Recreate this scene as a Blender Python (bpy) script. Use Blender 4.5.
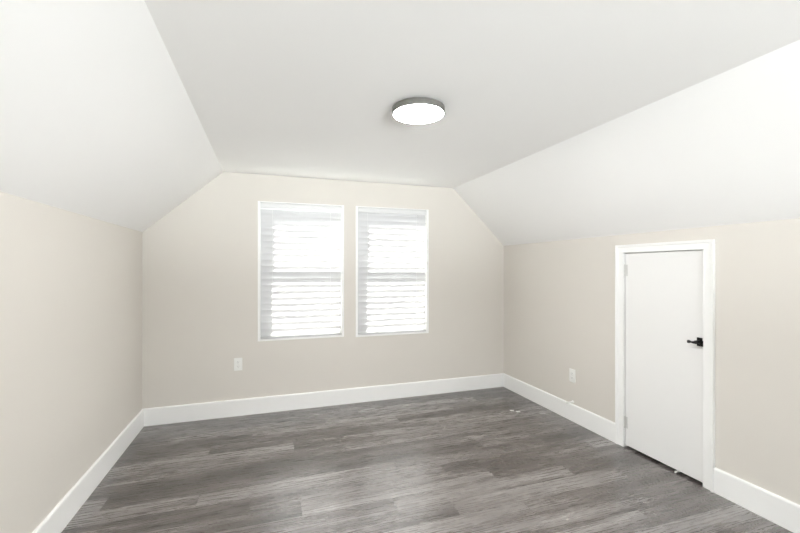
import bpy, bmesh, math, random
from mathutils import Vector, Matrix

C = bpy.context.scene.collection
for o in list(bpy.data.objects):
    bpy.data.objects.remove(o, do_unlink=True)

# ------------------------------------------------------------------ camera
CAMH = 1.35
cam_data = bpy.data.cameras.new('camera')
cam = bpy.data.objects.new('camera', cam_data)
C.objects.link(cam)
cam.location = (0, 0, CAMH)
cam.rotation_euler = (math.pi / 2, 0, -0.3241)
cam_data.sensor_fit = 'HORIZONTAL'
cam_data.sensor_width = 36
cam_data.lens = 36 * 394.277 / 800
cam_data.shift_y = (267.93 - 266.5) / 800
cam_data.clip_start = 0.02
bpy.context.scene.camera = cam

# ------------------------------------------------------------------ room measures (metres)
D = 3.89                      # gable wall
REAR = -2.3                   # wall behind the camera
L, R = -1.013, 2.557          # knee walls
HC = 2.219                    # flat ceiling
KL, KR = 1.656, 1.6025        # knee wall heights
CL, CR = -0.380, 1.921        # flat ceiling edges
BB = 0.149                    # baseboard height
WT = 0.18                     # gable wall thickness
WIN = [(-0.086, 0.720, 0.668, 1.972), (0.838, 1.628, 0.656, 1.972)]
FILL_WIN = (-0.10, 1.65, 0.60, 1.95)  # unseen rear opening, added to let fill daylight in

# ------------------------------------------------------------------ sky, sun, exposure
sc = bpy.context.scene
sc.view_settings.view_transform = 'Standard'
sc.view_settings.look = 'None'
sc.view_settings.gamma = 1
sc.view_settings.use_curve_mapping = False
sc.view_settings.exposure = 0.31

sc.cycles.sample_clamp_indirect = 8.0

w = bpy.data.worlds.new('sky')
sc.world = w
w.use_nodes = True
nt = w.node_tree
nt.nodes.clear()
wo = nt.nodes.new('ShaderNodeOutputWorld')
bg = nt.nodes.new('ShaderNodeBackground')
tc = nt.nodes.new('ShaderNodeTexCoord')
sx = nt.nodes.new('ShaderNodeSeparateXYZ')
cr = nt.nodes.new('ShaderNodeValToRGB')
mr = nt.nodes.new('ShaderNodeMapRange')
mr.inputs[1].default_value = -0.4
mr.inputs[2].default_value = 0.6
nt.links.new(tc.outputs['Generated'], sx.inputs[0])
nt.links.new(sx.outputs['Z'], mr.inputs[0])
nt.links.new(mr.outputs[0], cr.inputs[0])
e = cr.color_ramp.elements
e[0].position = 0.3
e[0].color = (0.865, 0.875, 0.905, 1)
e[1].position = 0.9
e[1].color = (0.80, 0.88, 1.0, 1)
m_ = cr.color_ramp.elements.new(0.45)
m_.color = (0.94, 0.93, 1.0, 1)
nt.links.new(cr.outputs[0], bg.inputs[0])
# added fill: world made bright below the horizon at the rear, dim in front
REAR_FILL_LOW, REAR_FILL_BAND, REAR_SKY, FRONT = 34.0, 48.0, 3.0, 1.5
def world_range(sock, a_, b_, lo, hi):
    q = nt.nodes.new('ShaderNodeMapRange')
    q.interpolation_type = 'SMOOTHSTEP'
    q.inputs[1].default_value, q.inputs[2].default_value = a_, b_
    for i, v in ((3, lo), (4, hi)):
        if isinstance(v, float): q.inputs[i].default_value = v
        else: nt.links.new(v, q.inputs[i])
    nt.links.new(sock, q.inputs[0])
    return q.outputs[0]
low_fill = world_range(sx.outputs['Z'], -0.33, -0.24, REAR_FILL_LOW, REAR_FILL_BAND)
rear = world_range(sx.outputs['Z'], -0.11, -0.05, low_fill, REAR_SKY)
nt.links.new(world_range(sx.outputs['Y'], -0.35, 0.35, rear, FRONT), bg.inputs[1])
nt.links.new(bg.outputs[0], wo.inputs[0])

sun_d = bpy.data.lights.new('sun', 'SUN')
sun_d.energy = 52.0
sun_d.angle = math.radians(0.6)
sun_d.color = (1.0, 0.96, 0.90)
sun = bpy.data.objects.new('sun', sun_d)
C.objects.link(sun)
sun.location = (-3, 9, 7)
sun.rotation_euler = Vector((0.70, -1.0, -1.15)).to_track_quat('-Z', 'Y').to_euler()

def portal(name, x0, x1, z0, z1, y, into):
    d = bpy.data.lights.new(name, 'AREA')
    d.shape = 'RECTANGLE'
    d.size = x1 - x0
    d.size_y = z1 - z0
    d.cycles.is_portal = True
    o = bpy.data.objects.new(name, d)
    C.objects.link(o)
    o.location = ((x0 + x1) / 2, y, (z0 + z1) / 2)
    o.rotation_euler = Vector((0, into, 0)).to_track_quat('-Z', 'Z').to_euler()
for wn in WIN:
    portal('window_daylight', wn[0], wn[1], wn[2], wn[3], D + WT + 0.01, -1)
portal('window_daylight', FILL_WIN[0], FILL_WIN[1], FILL_WIN[2], FILL_WIN[3], REAR - WT - 0.01, 1)  # portal of the added rear window

# ------------------------------------------------------------------ helpers
def add_box(bm, x0, x1, y0, y1, z0, z1):
    vs = [bm.verts.new((x, y, z)) for x in (x0, x1) for y in (y0, y1) for z in (z0, z1)]
    idx = [(0, 1, 3, 2), (4, 6, 7, 5), (0, 4, 5, 1), (2, 3, 7, 6), (0, 2, 6, 4), (1, 5, 7, 3)]
    return [bm.faces.new([vs[i] for i in f]) for f in idx]

def add_prism(bm, pts, a, b, axis='y'):
    """polygon pts extruded from a to b along axis; pts are the two other coordinates in xyz order"""
    def P(p, t):
        if axis == 'y': return (p[0], t, p[1])
        if axis == 'x': return (t, p[0], p[1])
        return (p[0], p[1], t)
    A = [bm.verts.new(P(p, a)) for p in pts]
    B = [bm.verts.new(P(p, b)) for p in pts]
    n = len(pts)
    bm.faces.new(A)
    bm.faces.new(B[::-1])
    for i in range(n):
        bm.faces.new((A[i], B[i], B[(i + 1) % n], A[(i + 1) % n]))

def add_lathe(bm, prof, c, n=64, axis='z'):
    """profile of (radius, height) about an axis through c"""
    rings = []
    for r, h in prof:
        ring = []
        for k in range(n):
            a = 2 * math.pi * k / n
            u, v = r * math.cos(a), r * math.sin(a)
            if axis == 'z': p = (c[0] + u, c[1] + v, c[2] + h)
            elif axis == 'x': p = (c[0] + h, c[1] + u, c[2] + v)
            else: p = (c[0] + u, c[1] + h, c[2] + v)
            ring.append(bm.verts.new(p))
        rings.append(ring)
    for i in range(len(rings) - 1):
        for k in range(n):
            bm.faces.new((rings[i][k], rings[i][(k + 1) % n], rings[i + 1][(k + 1) % n], rings[i + 1][k]))
    if prof[0][0] > 1e-6: bm.faces.new(rings[0][::-1])
    if prof[-1][0] > 1e-6: bm.faces.new(rings[-1])

def obj(name, bm, m, parent=None, bevel=0, seg=2, smooth=False):
    bmesh.ops.remove_doubles(bm, verts=bm.verts, dist=1e-6)
    bmesh.ops.recalc_face_normals(bm, faces=bm.faces)
    if bevel:
        es = [ed for ed in bm.edges if len(ed.link_faces) == 2 and ed.calc_face_angle(0) > 0.5]
        bmesh.ops.bevel(bm, geom=es, offset=bevel, segments=seg, profile=0.6, affect='EDGES', clamp_overlap=True)
    if smooth:
        for f in bm.faces: f.smooth = True
        for ed in bm.edges:
            if len(ed.link_faces) == 2 and ed.calc_face_angle(0) > 0.6: ed.smooth = False
    me = bpy.data.meshes.new(name)
    bm.to_mesh(me)
    bm.free()
    me.materials.append(m)
    o = bpy.data.objects.new(name, me)
    C.objects.link(o)
    if parent:
        o.parent = parent
        o.matrix_parent_inverse = Matrix.Translation(-Vector(parent.location))
    return o

def empty(name, loc):
    o = bpy.data.objects.new(name, None)
    o.empty_display_size = 0.05
    C.objects.link(o)
    o.location = loc
    return o

def tag(o, label=None, cat=None, group=None, kind=None):
    if label: o['label'] = label
    if cat: o['category'] = cat
    if group: o['group'] = group
    if kind: o['kind'] = kind
    return o

# ------------------------------------------------------------------ materials
def principled(name, col, rough=0.5, metal=0.0, spec=0.5):
    m = bpy.data.materials.new(name)
    m.use_nodes = True
    b = m.node_tree.nodes['Principled BSDF']
    b.inputs['Base Color'].default_value = (*col, 1)
    b.inputs['Roughness'].default_value = rough
    b.inputs['Metallic'].default_value = metal
    b.inputs['Specular IOR Level'].default_value = spec
    return m

def paint(name, col, rough=0.6, bump=0.06, scale=260, var=0.015, spec=0.3):
    """rolled wall paint: fine stipple and a very slight tone drift"""
    m = principled(name, col, rough, 0, spec)
    n, l = m.node_tree.nodes, m.node_tree.links
    b = n['Principled BSDF']
    t = n.new('ShaderNodeTexCoord')
    a = n.new('ShaderNodeTexNoise'); a.inputs['Scale'].default_value = scale; a.inputs['Detail'].default_value = 3
    l.new(t.outputs['Object'], a.inputs['Vector'])
    bu = n.new('ShaderNodeBump'); bu.inputs['Strength'].default_value = bump; bu.inputs['Distance'].default_value = 0.002
    l.new(a.outputs[0], bu.inputs['Height']); l.new(bu.outputs[0], b.inputs['Normal'])
    c = n.new('ShaderNodeTexNoise'); c.inputs['Scale'].default_value = 1.4
    l.new(t.outputs['Object'], c.inputs['Vector'])
    mx = n.new('ShaderNodeMix'); mx.data_type = 'RGBA'
    mx.inputs[6].default_value = (*[v * (1 - var) for v in col], 1)
    mx.inputs[7].default_value = (*[min(1, v * (1 + var)) for v in col], 1)
    l.new(c.outputs[0], mx.inputs[0]); l.new(mx.outputs[2], b.inputs['Base Color'])
    return m

M_WALL = paint('greige_wall_paint', (0.71, 0.676, 0.624))
M_CEIL = paint('white_ceiling_paint', (0.90, 0.89, 0.875), 0.8, 0.05)
M_TRIM = paint('white_trim_paint', (0.92, 0.92, 0.905), 0.35, 0.02, 120, 0.01, 0.5)
M_DOOR = paint('white_door_paint', (0.86, 0.855, 0.84), 0.4, 0.03, 90, 0.01, 0.45)
M_VINYL = principled('white_vinyl', (0.85, 0.86, 0.86), 0.35)
M_PLAST = principled('white_plastic', (0.88, 0.88, 0.85), 0.3)
M_BLACK = principled('black_metal', (0.012, 0.012, 0.013), 0.38, 0.4)
M_DARK = principled('dark_slot', (0.2, 0.2, 0.19), 0.6)
M_NICKEL = principled('brushed_nickel', (0.24, 0.235, 0.22), 0.42, 0.7)
M_STEEL = principled('hinge_steel', (0.70, 0.70, 0.68), 0.4, 0.4)
M_PAPER = principled('paper', (0.9, 0.88, 0.87), 0.8)
M_VAL = principled('white_blind_valance', (0.74, 0.74, 0.74), 0.4)
M_CORD = principled('white_cord', (0.85, 0.85, 0.84), 0.8)

def blind_mat():
    m = bpy.data.materials.new('white_blind_slat')
    m.use_nodes = True
    n, l = m.node_tree.nodes, m.node_tree.links
    n.clear()
    o = n.new('ShaderNodeOutputMaterial')
    d = n.new('ShaderNodeBsdfDiffuse'); d.inputs[0].default_value = (0.61, 0.61, 0.615, 1)
    t = n.new('ShaderNodeBsdfTranslucent'); t.inputs[0].default_value = (0.90, 0.89, 0.90, 1)
    g = n.new('ShaderNodeBsdfGlossy'); g.inputs['Roughness'].default_value = 0.35
    x = n.new('ShaderNodeMixShader'); x.inputs[0].default_value = 0.17
    y = n.new('ShaderNodeMixShader'); y.inputs[0].default_value = 0.04
    l.new(d.outputs[0], x.inputs[1]); l.new(t.outputs[0], x.inputs[2])
    l.new(x.outputs[0], y.inputs[1]); l.new(g.outputs[0], y.inputs[2])
    l.new(y.outputs[0], o.inputs[0])
    return m
M_SLAT = blind_mat()

def glass_mat():
    m = bpy.data.materials.new('window_glass')
    m.use_nodes = True
    n, l = m.node_tree.nodes, m.node_tree.links
    n.clear()
    o = n.new('ShaderNodeOutputMaterial')
    t = n.new('ShaderNodeBsdfTransparent'); t.inputs[0].default_value = (0.95, 0.97, 0.96, 1)
    g = n.new('ShaderNodeBsdfGlossy'); g.inputs['Roughness'].default_value = 0.02
    f = n.new('ShaderNodeFresnel'); f.inputs[0].default_value = 1.45
    x = n.new('ShaderNodeMixShader')
    ge = n.new('ShaderNodeNewGeometry')
    fb = n.new('ShaderNodeMath'); fb.operation = 'MULTIPLY_ADD'; fb.inputs[1].default_value = -1; fb.inputs[2].default_value = 1
    l.new(ge.outputs['Backfacing'], fb.inputs[0])
    fm = n.new('ShaderNodeMath'); fm.operation = 'MULTIPLY'
    l.new(f.outputs[0], fm.inputs[0]); l.new(fb.outputs[0], fm.inputs[1])
    l.new(fm.outputs[0], x.inputs[0]); l.new(t.outputs[0], x.inputs[1]); l.new(g.outputs[0], x.inputs[2])
    l.new(x.outputs[0], o.inputs[0])
    return m
M_GLASS = glass_mat()

def emit_mat(name, col, s):
    m = bpy.data.materials.new(name)
    m.use_nodes = True
    n, l = m.node_tree.nodes, m.node_tree.links
    n.clear()
    o = n.new('ShaderNodeOutputMaterial')
    e_ = n.new('ShaderNodeEmission'); e_.inputs[0].default_value = (*col, 1); e_.inputs[1].default_value = s
    l.new(e_.outputs[0], o.inputs[0])
    return m

# plank floor: rows run along x, 0.135 m wide, boards 1.215 m long
ROW_W, ROW_TOP, PLANK = 0.135, 3.690, 1.215
PHASE = {-2: 0.80, -1: 0.19, 0: 0.81, 1: 0.48, 2: 1.10, 3: 0.81, 4: 0.19, 5: 0.55, 6: 0.81, 7: 0.33, 8: 0.83,
         9: 1.12, 10: 0.18, 11: 0.69, 12: 1.00, 13: 0.18, 14: 0.83, 15: 0.74, 16: 0.30, 17: 1.05, 18: 0.6}
def floor_mat():
    m = bpy.data.materials.new('grey_oak_vinyl_plank')
    m.use_nodes = True
    n, l = m.node_tree.nodes, m.node_tree.links
    b = n['Principled BSDF']
    def math_(op, a=None, b_=None, c=None):
        q = n.new('ShaderNodeMath'); q.operation = op
        for i, v in enumerate((a, b_, c)):
            if v is None: continue
            if isinstance(v, (int, float)): q.inputs[i].default_value = v
            else: l.new(v, q.inputs[i])
        return q.outputs[0]
    def ramp(src, stops, interp='LINEAR'):
        q = n.new('ShaderNodeValToRGB'); q.color_ramp.interpolation = interp
        el = q.color_ramp.elements
        while len(el) > 1: el.remove(el[-1])
        for i, (p, c) in enumerate(stops):
            x = el[0] if i == 0 else el.new(p)
            x.position = p
            x.color = (c, c, c, 1) if isinstance(c, (int, float)) else (*c, 1)
        l.new(src, q.inputs[0])
        return q.outputs[0]
    def comb(x, y, z):
        q = n.new('ShaderNodeCombineXYZ')
        for i, v in enumerate((x, y, z)):
            if isinstance(v, (int, float)): q.inputs[i].default_value = v
            else: l.new(v, q.inputs[i])
        return q.outputs[0]
    t = n.new('ShaderNodeTexCoord')
    s = n.new('ShaderNodeSeparateXYZ'); l.new(t.outputs['Object'], s.inputs[0])
    X, Y = s.outputs[0], s.outputs[1]
    rowf = math_('DIVIDE', math_('SUBTRACT', ROW_TOP, Y), ROW_W)
    row = math_('FLOOR', rowf)
    fr = math_('FRACT', rowf)
    # seam phase of each row, read from a stepped ramp over rows -4..28
    u = math_('DIVIDE', math_('ADD', row, 4.5), 32)
    rnd = random.Random(5)
    st = []
    for k in range(32):
        r = k - 4
        ph = PHASE.get(r, rnd.random() * PLANK)
        st.append((k / 32, ph / PLANK))
    phase = math_('MULTIPLY', ramp(u, st, 'CONSTANT'), PLANK)
    colf = math_('DIVIDE', math_('SUBTRACT', X, phase), PLANK)
    col = math_('FLOOR', colf)
    fc = math_('FRACT', colf)
    wn = n.new('ShaderNodeTexWhiteNoise'); wn.noise_dimensions = '2D'
    l.new(comb(row, col, 0), wn.inputs['Vector'])
    rv = wn.outputs['Value']
    wc = n.new('ShaderNodeSeparateXYZ'); l.new(wn.outputs['Color'], wc.inputs[0])
    # broad soft streaks along the board, offset per board
    ox = math_('MULTIPLY_ADD', rv, 37.0, X)
    oy = math_('MULTIPLY_ADD', wc.outputs[1], 11.0, Y)
    n1 = n.new('ShaderNodeTexNoise'); n1.inputs['Scale'].default_value = 1; n1.inputs['Detail'].default_value = 1.6; n1.inputs['Distortion'].default_value = 0.25
    l.new(comb(math_('MULTIPLY', ox, 0.9), math_('MULTIPLY', oy, 8.5), 0), n1.inputs['Vector'])
    n2 = n.new('ShaderNodeTexNoise'); n2.inputs['Scale'].default_value = 1; n2.inputs['Detail'].default_value = 5; n2.inputs['Roughness'].default_value = 0.65
    l.new(comb(math_('MULTIPLY', ox, 5), math_('MULTIPLY', oy, 95), 0), n2.inputs['Vector'])
    n3 = n.new('ShaderNodeTexNoise'); n3.inputs['Scale'].default_value = 1; n3.inputs['Detail'].default_value = 4
    l.new(comb(math_('MULTIPLY', ox, 16), math_('MULTIPLY', oy, 320), 0), n3.inputs['Vector'])
    v = math_('MULTIPLY_ADD', math_('SUBTRACT', n1.outputs[0], 0.5), 1.25, 0.5)
    v = math_('MULTIPLY_ADD', math_('SUBTRACT', n2.outputs[0], 0.5), 0.17, v)
    v = math_('MULTIPLY_ADD', math_('SUBTRACT', n3.outputs[0], 0.5), 0.07, v)
    v = math_('MULTIPLY_ADD', math_('SUBTRACT', rv, 0.5), 0.42, v)
    cc = ramp(v, [(0.15, (0.014, 0.008, 0.007)), (0.36, (0.049, 0.037, 0.034)), (0.62, (0.128, 0.112, 0.106)), (0.88, (0.235, 0.217, 0.209))])
    # thin bevelled seams
    ey = math_('MULTIPLY', math_('MINIMUM', fr, math_('SUBTRACT', 1, fr)), ROW_W)
    ex = math_('MULTIPLY', math_('MINIMUM', fc, math_('SUBTRACT', 1, fc)), PLANK)
    ed = math_('MINIMUM', ey, ex)
    seam = ramp(math_('MULTIPLY', ed, 200), [(0.0, 0.35), (0.5, 1.0)])
    mx = n.new('ShaderNodeMix'); mx.data_type = 'RGBA'; mx.blend_type = 'MULTIPLY'; mx.inputs[0].default_value = 1
    l.new(cc, mx.inputs[6]); l.new(seam, mx.inputs[7])
    l.new(mx.outputs[2], b.inputs['Base Color'])
    rr = math_('MULTIPLY_ADD', n2.outputs[0], 0.05, 0.25)
    l.new(rr, b.inputs['Roughness'])
    b.inputs['IOR'].default_value = 2.5
    bu = n.new('ShaderNodeBump'); bu.inputs['Strength'].default_value = 0.02; bu.inputs['Distance'].default_value = 0.0012
    hh = math_('MULTIPLY_ADD', seam, 0.6, math_('MULTIPLY', n3.outputs[0], 0.5))
    l.new(hh, bu.inputs['Height']); l.new(bu.outputs[0], b.inputs['Normal'])
    return m
M_FLOOR = floor_mat()

# ------------------------------------------------------------------ the shell
bm = bmesh.new()
add_box(bm, L - 0.12, R + 0.9, REAR - WT, D + WT, -0.12, 0)
tag(obj('floor', bm, M_FLOOR), 'grey wood-look plank floor', kind='structure')

def wall_with_holes(bm, x0, x1, z0, z1, y0, y1, holes):
    """holes sorted by x, none overlapping"""
    x = x0
    for a, b, c, d in holes:
        add_box(bm, x, a, y0, y1, z0, z1)
        add_box(bm, a, b, y0, y1, z0, c)
        add_box(bm, a, b, y0, y1, d, z1)
        x = b
    add_box(bm, x, x1, y0, y1, z0, z1)

bm = bmesh.new()
wall_with_holes(bm, L - 0.12, R + 0.12, 0, HC + 0.12, D, D + WT, WIN)
tag(obj('wall_back', bm, M_WALL), 'greige gable wall with two windows', kind='structure')

bm = bmesh.new()
wall_with_holes(bm, L - 0.12, R + 0.12, 0, HC + 0.12, REAR - WT, REAR, [FILL_WIN])
tag(obj('wall_front', bm, M_WALL), 'greige wall behind the viewer', kind='structure')

bm = bmesh.new()
add_box(bm, L - 0.12, L, REAR, D, 0, KL)
tag(obj('wall_left', bm, M_WALL), 'low greige knee wall on the left', kind='structure')

DY0, DY1, DZ = 1.712, 2.284, 1.463        # door opening in the right knee wall
bm = bmesh.new()
add_box(bm, R, R + 0.12, REAR, DY0 - 0.018, 0, KR)
add_box(bm, R, R + 0.12, DY1 + 0.018, D, 0, KR)
add_box(bm, R, R + 0.12, DY0 - 0.018, DY1 + 0.018, DZ + 0.018, KR)
# eaves closet behind the little door
add_box(bm, R + 0.80, R + 0.86, DY0 - 0.30, DY1 + 0.30, 0, KR)
add_box(bm, R + 0.12, R + 0.80, DY0 - 0.30, DY0 - 0.24, 0, KR)
add_box(bm, R + 0.12, R + 0.80, DY1 + 0.24, DY1 + 0.30, 0, KR)
add_box(bm, R + 0.12, R + 0.86, DY0 - 0.30, DY1 + 0.30, KR, KR + 0.05)
tag(obj('wall_right', bm, M_WALL), 'low greige knee wall on the right with a small door', kind='structure')

# flat ceiling and the two slopes, one plastered skin
T_ = 0.12
bm = bmesh.new()
prof = [(L, KL), (CL, HC), (CR, HC), (R, KR), (R + 0.12, KR), (R + 0.12, KR + 0.16), (CR + 0.05, HC + T_), (CL - 0.05, HC + T_), (L - 0.12, KL + 0.16), (L - 0.12, KL)]
add_prism(bm, prof, REAR, D, 'y')
tag(obj('ceiling', bm, M_CEIL), 'white ceiling, flat centre and two slopes', kind='structure')

# ------------------------------------------------------------------ baseboards
BT = 0.015
def base_prof(s, o):   # board with a softened top edge; s = direction into the room, o = wall plane
    return [(o, 0), (o + s * BT, 0), (o + s * BT, BB - 0.010), (o + s * (BT - 0.003), BB - 0.003), (o + s * (BT - 0.007), BB), (o, BB)]
bm = bmesh.new(); add_prism(bm, base_prof(-1, D), L, R, 'x')
tag(obj('baseboard_back', bm, M_TRIM), 'tall white baseboard along the gable wall', kind='structure')
bm = bmesh.new(); add_prism(bm, base_prof(1, L), REAR, D - BT, 'y')
tag(obj('baseboard_left', bm, M_TRIM), 'tall white baseboard along the left knee wall', kind='structure')
CAS = 0.066
bm = bmesh.new(); add_prism(bm, base_prof(-1, R), DY1 + CAS, D - BT, 'y')
tag(obj('baseboard_right', bm, M_TRIM), 'white baseboard between the corner and the small door', kind='structure')
bm = bmesh.new(); add_prism(bm, base_prof(-1, R), REAR, DY0 - CAS, 'y')
tag(obj('baseboard_right', bm, M_TRIM), 'white baseboard on the near side of the small door', kind='structure')

# ------------------------------------------------------------------ door casing, jamb and door
# casing profile across its width: 0 = inner edge, CAS = outer edge
cp = [(0, 0), (0, 0.011), (0.006, 0.014), (0.012, 0.012), (0.044, 0.013), (0.049, 0.019), (CAS, 0.021), (CAS, 0)]
bm = bmesh.new()
def sweep(path_pts):
    rings = []
    for (yy, zz), (dy, dz) in path_pts:
        rings.append([bm.verts.new((R - h, yy + dy * q, zz + dz * q)) for q, h in cp])
    for i in range(len(rings) - 1):
        for k in range(len(cp)):
            bm.faces.new((rings[i][k], rings[i][(k + 1) % len(cp)], rings[i + 1][(k + 1) % len(cp)], rings[i + 1][k]))
    bm.faces.new(rings[0]); bm.faces.new(rings[-1][::-1])
sweep([((DY1, 0), (1, 0)), ((DY1, DZ), (1, 1 - 0.09)), ((DY0, DZ), (-1, 1 - 0.09)), ((DY0, 0), (-1, 0))])
tag(obj('trim_1', bm, M_TRIM), 'white casing around the small door', kind='structure')

bm = bmesh.new()
for a, b in ((DY0 - 0.018, DY0), (DY1, DY1 + 0.018)):
    add_box(bm, R + 0.0005, R + 0.12, a, b, 0, DZ + 0.018)
add_box(bm, R + 0.0005, R + 0.12, DY0, DY1, DZ, DZ + 0.018)
add_box(bm, R + 0.05, R + 0.065, DY0, DY0 + 0.012, 0, DZ)
add_box(bm, R + 0.05, R + 0.065, DY1 - 0.012, DY1, 0, DZ)
add_box(bm, R + 0.05, R + 0.065, DY0 + 0.012, DY1 - 0.012, DZ - 0.012, DZ)
tag(obj('trim_2', bm, M_TRIM), 'white door jamb inside the casing', kind='structure')

XF = R + 0.004                     # door face
bm = bmesh.new()
add_box(bm, XF, XF + 0.035, DY0 + 0.003, DY1 - 0.004, 0.016, DZ - 0.004)
door = obj('door_1', bm, M_DOOR, bevel=0.0015, seg=1)
tag(door, 'small plain white access door in the right knee wall', kind='structure')
# handle: square rosette, neck and lever
HY, HZ = 1.737, 0.888
hb = bmesh.new()
add_box(hb, XF - 0.009, XF, HY - 0.015, HY + 0.015, HZ - 0.027, HZ + 0.027)
ros = obj('door_handle', hb, M_BLACK, door, bevel=0.002)
tag(ros, 'black lever handle')
hb = bmesh.new(); add_lathe(hb, [(0.011, -0.034), (0.011, 0)], (XF - 0.009, HY, HZ), 24, 'x')
obj('neck', hb, M_BLACK, ros, smooth=True)
hb = bmesh.new()
lp = [(HY - 0.012, 0.0075), (HY + 0.012, 0.0075), (HY + 0.022, 0.0055), (HY + 0.030, 0.006), (HY + 0.036, 0.009), (HY + 0.044, 0.0095), (HY + 0.0475, 0.007)]
rings = []
for yy, hw in lp:
    rings.append([hb.verts.new((XF - 0.043 + a * 0.006, yy, HZ - 0.002 + c * hw)) for a, c in ((-1, -.6), (-.6, -1), (.6, -1), (1, -.6), (1, .6), (.6, 1), (-.6, 1), (-1, .6))])
for i in range(len(rings) - 1):
    for k in range(8):
        hb.faces.new((rings[i][k], rings[i][(k + 1) % 8], rings[i + 1][(k + 1) % 8], rings[i + 1][k]))
hb.faces.new(rings[0]); hb.faces.new(rings[-1][::-1])
obj('lever', hb, M_BLACK, ros, smooth=True)
hb = bmesh.new(); add_box(hb, XF - 0.0015, XF + 0.02, DY0 + 0.0005, DY0 + 0.006, HZ - 0.022, HZ + 0.014)
tag(obj('latch_plate', hb, M_BLACK, door), 'black latch plate on the door edge')
hb = bmesh.new(); add_box(hb, R - 0.0135, R - 0.0095, DY0 - 0.005, DY0 + 0.002, HZ - 0.024, HZ + 0.012)
tag(obj('strike_plate', hb, M_BLACK, bpy.data.objects['trim_1']), 'black strike plate on the casing edge')
for z0, z1 in ((1.29, 1.375), (0.145, 0.23)):
    hb = bmesh.new()
    yk = DY1 - 0.004
    for k in range(5):
        a = z0 + (z1 - z0) * k / 5
        add_lathe(hb, [(0.0055, 0.0006), (0.0055, (z1 - z0) / 5 - 0.0006)], (XF - 0.006, yk, a), 16)
    add_lathe(hb, [(0.003, 0), (0.003, z1 - z0 + 0.006)], (XF - 0.006, yk, z0 - 0.003), 12)
    add_box(hb, XF - 0.001, XF + 0.002, yk - 0.022, yk, z0, z1)
    tag(obj('hinge', hb, M_STEEL, door, smooth=True), 'grey butt hinge')

# ------------------------------------------------------------------ windows
def window(idx, name, label):
    x0, x1, z0, z1 = WIN[idx]
    bm = bmesh.new()                # white liner, nearly flush with the wall
    t = 0.022
    yA, yB = D - 0.004, D + 0.10
    add_box(bm, x0, x0 + t, yA, yB, z0, z1)
    add_box(bm, x1 - t, x1, yA, yB, z0, z1)
    add_box(bm, x0 + t, x1 - t, yA + 0.004, yB, z1 - 0.008, z1)
    add_box(bm, x0 + t, x1 - t, yA, yB, z0, z0 + 0.016)
    root = tag(obj(name, bm, M_TRIM), label, kind='structure')
    f = bmesh.new()                 # vinyl master frame
    a, b = D + 0.082, D + 0.165
    fw = 0.036
    add_box(f, x0, x0 + fw, a + 0.018, b, z0, z1); add_box(f, x1 - fw, x1, a + 0.018, b, z0, z1)
    add_box(f, x0 + fw, x1 - fw, a + 0.018, b, z1 - fw, z1); add_box(f, x0 + fw, x1 - fw, a + 0.018, b, z0, z0 + fw)
    obj('window_frame', f, M_VINYL, root, bevel=0.002, seg=1)
    zm = z0 + (z1 - z0) * 0.525
    def sash(nm, ya, yb, za, zb, rail):
        s = bmesh.new()
        sw = 0.040
        xa, xb = x0 + fw - 0.004, x1 - fw + 0.004
        add_box(s, xa, xa + sw, ya, yb, za, zb); add_box(s, xb - sw, xb, ya, yb, za, zb)
        add_box(s, xa + sw, xb - sw, ya, yb, za, za + rail[0]); add_box(s, xa + sw, xb - sw, ya, yb, zb - rail[1], zb)
        so = obj(nm, s, M_VINYL, root, bevel=0.002, seg=1)
        g = bmesh.new()
        ym = (ya + yb) / 2
        add_box(g, xa + sw - 0.004, xb - sw + 0.004, ym - 0.003, ym + 0.003, za + rail[0] - 0.004, zb - rail[1] + 0.004)
        obj('pane', g, M_GLASS, so)
        return so
    lo = sash('lower_sash', D + 0.084, D + 0.112, z0 + fw - 0.004, zm + 0.022, (0.048, 0.042))
    sash('upper_sash', D + 0.118, D + 0.146, zm - 0.020, z1 - fw + 0.004, (0.042, 0.042))
    k = bmesh.new()
    xm = (x0 + x1) / 2
    add_box(k, xm - 0.03, xm + 0.03, D + 0.088, D + 0.108, zm + 0.022, zm + 0.034)
    obj('sash_lock', k, M_VINYL, lo, bevel=0.003)
    return root
window(0, 'window_1', 'left white sash window in the gable wall')
window(1, 'window_2', 'right white sash window in the gable wall')

# unseen window added behind the viewer to light the room evenly
bm = bmesh.new()
x0, x1, z0, z1 = FILL_WIN
for a in ((x0, x0 + .05, z0, z1), (x1 - .05, x1, z0, z1), (x0 + .05, x1 - .05, z0, z0 + .05), (x0 + .05, x1 - .05, z1 - .05, z1), ((x0 + x1) / 2 - .04, (x0 + x1) / 2 + .04, z0 + .05, z1 - .05)):
    add_box(bm, a[0], a[1], REAR - 0.13, REAR - 0.06, a[2], a[3])
r3 = tag(obj('added_window', bm, M_VINYL), 'unseen window added behind the viewer for fill light', kind='structure')
bm = bmesh.new(); add_box(bm, x0 + .045, x1 - .045, REAR - 0.098, REAR - 0.092, z0 + .045, z1 - .045)
obj('pane', bm, M_GLASS, r3)

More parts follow.
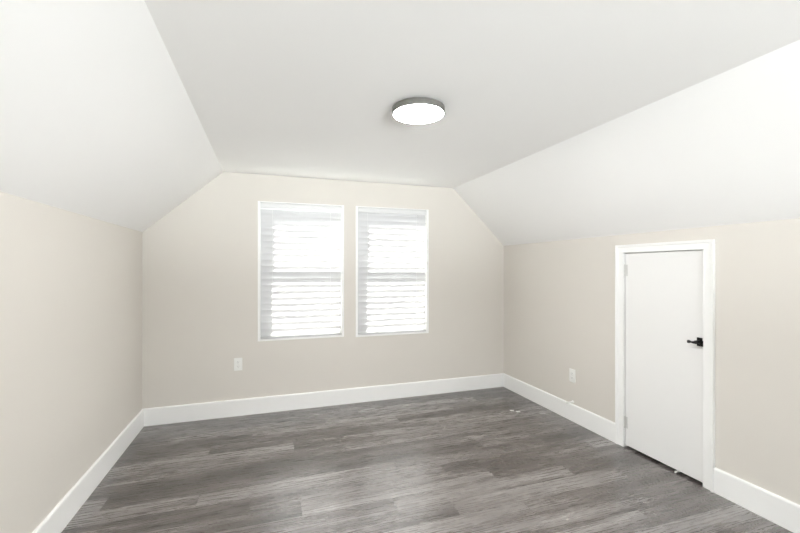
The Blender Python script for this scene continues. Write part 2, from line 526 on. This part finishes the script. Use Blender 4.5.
# ------------------------------------------------------------------ blinds
PITCH, SLAT, TILT = 0.059, 0.078, math.radians(72)
def blind(idx, line0, label, tassel):
    x0, x1, z0, z1 = WIN[idx]
    xa, xb = x0 + 0.025, x1 - 0.025
    yc = D + 0.034
    root = empty('window_blind', ((x0 + x1) / 2, D + 0.034, z0 + 0.016))
    tag(root, label, 'blind', 'white slatted blinds in the gable windows')
    hb = bmesh.new()                # valance with a rounded face over the head rail
    top = z1 - 0.009
    pr = [(D + 0.060, top), (D + 0.002, top), (D - 0.004, top - 0.006), (D - 0.006, top - 0.020), (D - 0.004, top - 0.046), (D + 0.002, top - 0.052), (D + 0.008, top - 0.052), (D + 0.008, top - 0.040), (D + 0.060, top - 0.040)]
    add_prism(hb, pr, xa, xb, 'x')
    obj('valance', hb, M_VAL, root)
    sb = bmesh.new()
    z = line0 + PITCH / 2
    n = 0
    while z < top - 0.048:
        # gently crowned slat; closed upwards
        prof = []
        for k in range(7):
            q = (k / 6 - 0.5)
            s, cth = q * SLAT, 0.0035 * (1 - (2 * q) ** 2)
            yy = -s * math.cos(TILT) - cth * math.sin(TILT)
            zz = s * math.sin(TILT) - cth * math.cos(TILT)
            prof.append((yy, zz))
        up = [sb.verts.new((xa, yc + a, z + b)) for a, b in prof]
        dn = [sb.verts.new((xb, yc + a, z + b)) for a, b in prof]
        for k in range(6):
            f = sb.faces.new((up[k], dn[k], dn[k + 1], up[k + 1])); f.smooth = True
        z += PITCH
        n += 1
    me = bpy.data.meshes.new('slats'); sb.to_mesh(me); sb.free(); me.materials.append(M_SLAT)
    so = bpy.data.objects.new('slats', me); C.objects.link(so); so.parent = root
    so.matrix_parent_inverse = Matrix.Translation(-Vector(root.location))
    bb = bmesh.new()
    zb = z0 + 0.0165
    add_prism(bb, [(yc - 0.026, zb), (yc + 0.026, zb), (yc + 0.028, zb + 0.008), (yc + 0.022, zb + 0.018), (yc - 0.022, zb + 0.018), (yc - 0.028, zb + 0.008)], xa, xb, 'x')
    obj('bottom_rail', bb, M_SLAT, root)
    for fx in (0.14, 0.86):
        xx = xa + (xb - xa) * fx
        cb = bmesh.new()
        for yy in (yc - 0.0165, yc + 0.0165):
            add_box(cb, xx - 0.0011, xx + 0.0011, yy - 0.0008, yy + 0.0008, zb + 0.016, top - 0.041)
        obj('ladder_cord', cb, M_CORD, root)
    return root
blind(0, 0.712, 'white slatted blind closed over the left gable window, the one above the power outlet', 0)
blind(1, 0.704, 'white slatted blind closed over the right gable window, nearer the small door', 1)

# ------------------------------------------------------------------ ceiling light
LX, LY, LR = 0.772, 1.985, 0.141
lt = tag(empty('ceiling_light', (LX, LY, HC)), 'round flush ceiling light with grey metal rim and glowing white diffuser', 'ceiling light')
bm = bmesh.new(); add_lathe(bm, [(LR - 0.028, 0), (LR - 0.028, -0.012)], (LX, LY, HC), 64)
obj('mounting_plate', bm, M_NICKEL, lt, smooth=True)
bm = bmesh.new()
add_lathe(bm, [(LR - 0.03, -0.008), (LR - 0.002, -0.008), (LR, -0.011), (LR, -0.040), (LR - 0.002, -0.042), (LR - 0.006, -0.042), (LR - 0.006, -0.020), (LR - 0.03, -0.020)], (LX, LY, HC), 96)
obj('rim', bm, M_NICKEL, lt, smooth=True)
bm = bmesh.new()
add_lathe(bm, [(LR - 0.0065, -0.024), (LR - 0.0065, -0.042), (LR - 0.012, -0.0445), (LR * 0.7, -0.047), (LR * 0.35, -0.0485), (0.0001, -0.049)], (LX, LY, HC), 96)
obj('diffuser', bm, emit_mat('glowing_diffuser', (1.0, 0.995, 0.985), 155.0), lt, smooth=True)

# ------------------------------------------------------------------ outlets
def outlet(name, loc, facing, label):
    """built facing -y at the origin, then turned to its wall"""
    root = tag(empty(name, loc), label, 'outlet', 'wall outlets')
    def put(nm, bm, m, parent, bevel=0, lab=None):
        o = obj(nm, bm, m, None, bevel=bevel)
        o.parent = parent
        if lab: o['label'] = lab
        return o
    b = bmesh.new(); add_box(b, -0.0355, 0.0355, -0.006, 0, -0.058, 0.058)
    pl = put('cover_plate', b, M_PLAST, root, 0.003)
    for s in (1, -1):
        b = bmesh.new()
        pts = [(0.0165 * math.cos(a) * 1.0, s * 0.0195 + max(-0.0135, min(0.0135, 0.0175 * math.sin(a)))) for a in [2 * math.pi * k / 28 for k in range(28)]]
        add_prism(b, pts, -0.0085, -0.005, 'y')
        rc = put('receptacle', b, M_PLAST, root)
        b = bmesh.new()
        for dx, hh in ((-0.0063, 0.0085), (0.0063, 0.007)):
            add_box(b, dx - 0.0011, dx + 0.0011, -0.0089, -0.0083, s * 0.0195 + 0.003 - hh / 2, s * 0.0195 + 0.003 + hh / 2)
        add_box(b, -0.0022, 0.0022, -0.0089, -0.0083, s * 0.0195 - 0.0095, s * 0.0195 - 0.005)
        put('slots', b, M_DARK, rc)
    b = bmesh.new(); add_lathe(b, [(0.003, -0.0068), (0.003, -0.0058)], (0, 0, 0), 12, 'y')
    put('screw', b, M_STEEL, root)
    root.rotation_euler = (0, 0, facing)
    return root
outlet('power_outlet', (-0.254, D, 0.470), 0, 'white power outlet on the gable wall below and left of the left window')
outlet('power_outlet', (R, 2.818, 0.398), -math.pi / 2, 'white power outlet on the right knee wall above the door stop')

# ------------------------------------------------------------------ small things
DSX, DSY, DSZ = R, 2.815, 0.167
ds = tag(empty('door_stop', (DSX, DSY, DSZ)), 'small white spring door stop sticking out just above the right baseboard', 'door stop')
bm = bmesh.new(); add_lathe(bm, [(0.013, 0), (0.013, -0.004), (0.008, -0.008)], (DSX, DSY, DSZ), 24, 'x')
obj('base', bm, M_PLAST, ds, smooth=True)
bm = bmesh.new()
N, turns, Lg = 200, 13, 0.05
pr = []
for i in range(N + 1):
    a = 2 * math.pi * turns * i / N
    r = 0.0060
    pr.append(Vector((DSX - 0.007 - Lg * i / N, DSY + r * math.cos(a), DSZ + r * math.sin(a))))
rings = []
for i, p in enumerate(pr):
    d = (pr[min(i + 1, N)] - pr[max(i - 1, 0)]).normalized()
    u = d.cross(Vector((1, 0, 0))).normalized(); v = d.cross(u)
    rings.append([bm.verts.new(p + 0.0013 * (u * math.cos(k * math.pi / 3) + v * math.sin(k * math.pi / 3))) for k in range(6)])
for i in range(N):
    for k in range(6):
        bm.faces.new((rings[i][k], rings[i][(k + 1) % 6], rings[i + 1][(k + 1) % 6], rings[i + 1][k]))
obj('spring', bm, M_PLAST, ds, smooth=True)
bm = bmesh.new(); add_lathe(bm, [(0.006, 0), (0.0095, -0.003), (0.0095, -0.015), (0.006, -0.018)], (DSX - 0.006 - Lg, DSY, DSZ), 24, 'x')
obj('rubber_tip', bm, M_PLAST, ds, smooth=True)

def scrap(loc, rot, sx_, sy_, label, seed):
    rn = random.Random(seed)
    bm = bmesh.new()
    nx, ny = 7, 4
    g = [[bm.verts.new(((i / (nx - 1) - .5) * sx_ + rn.uniform(-.002, .002), (j / (ny - 1) - .5) * sy_ + rn.uniform(-.002, .002),
          0.002 + 0.006 * abs(math.sin(i * 1.3 + seed)) * (0.4 + 0.6 * rn.random()))) for j in range(ny)] for i in range(nx)]
    for i in range(nx - 1):
        for j in range(ny - 1):
            bm.faces.new((g[i][j], g[i + 1][j], g[i + 1][j + 1], g[i][j + 1]))
    r = bmesh.ops.extrude_face_region(bm, geom=list(bm.faces))
    for v in r['geom']:
        if isinstance(v, bmesh.types.BMVert): v.co.z = max(0.0, v.co.z - 0.002)
    o = obj('paper_scrap', bm, M_PAPER, smooth=False)
    o.location = loc
    o.rotation_euler = (0, 0, rot)
    tag(o, label, 'scrap', 'white scraps on the floor')
scrap((2.188, 3.192, 0), -0.35, 0.036, 0.026, 'small white scrap on the grey floor near the corner, the left one of two', 1)
scrap((2.226, 3.150, 0), -0.15, 0.036, 0.022, 'small white scrap on the grey floor near the corner, the right one of two', 4)

bm = bmesh.new()
add_prism(bm, [(R - 0.012, 0), (R + 0.045, 0), (R + 0.045, 0.013), (R - 0.012, 0.006)], 1.880, 1.892, 'y')
tag(obj('wedge', bm, M_PLAST, bevel=0.001, seg=1), 'tiny white wedge on the floor under the small door', 'wedge')
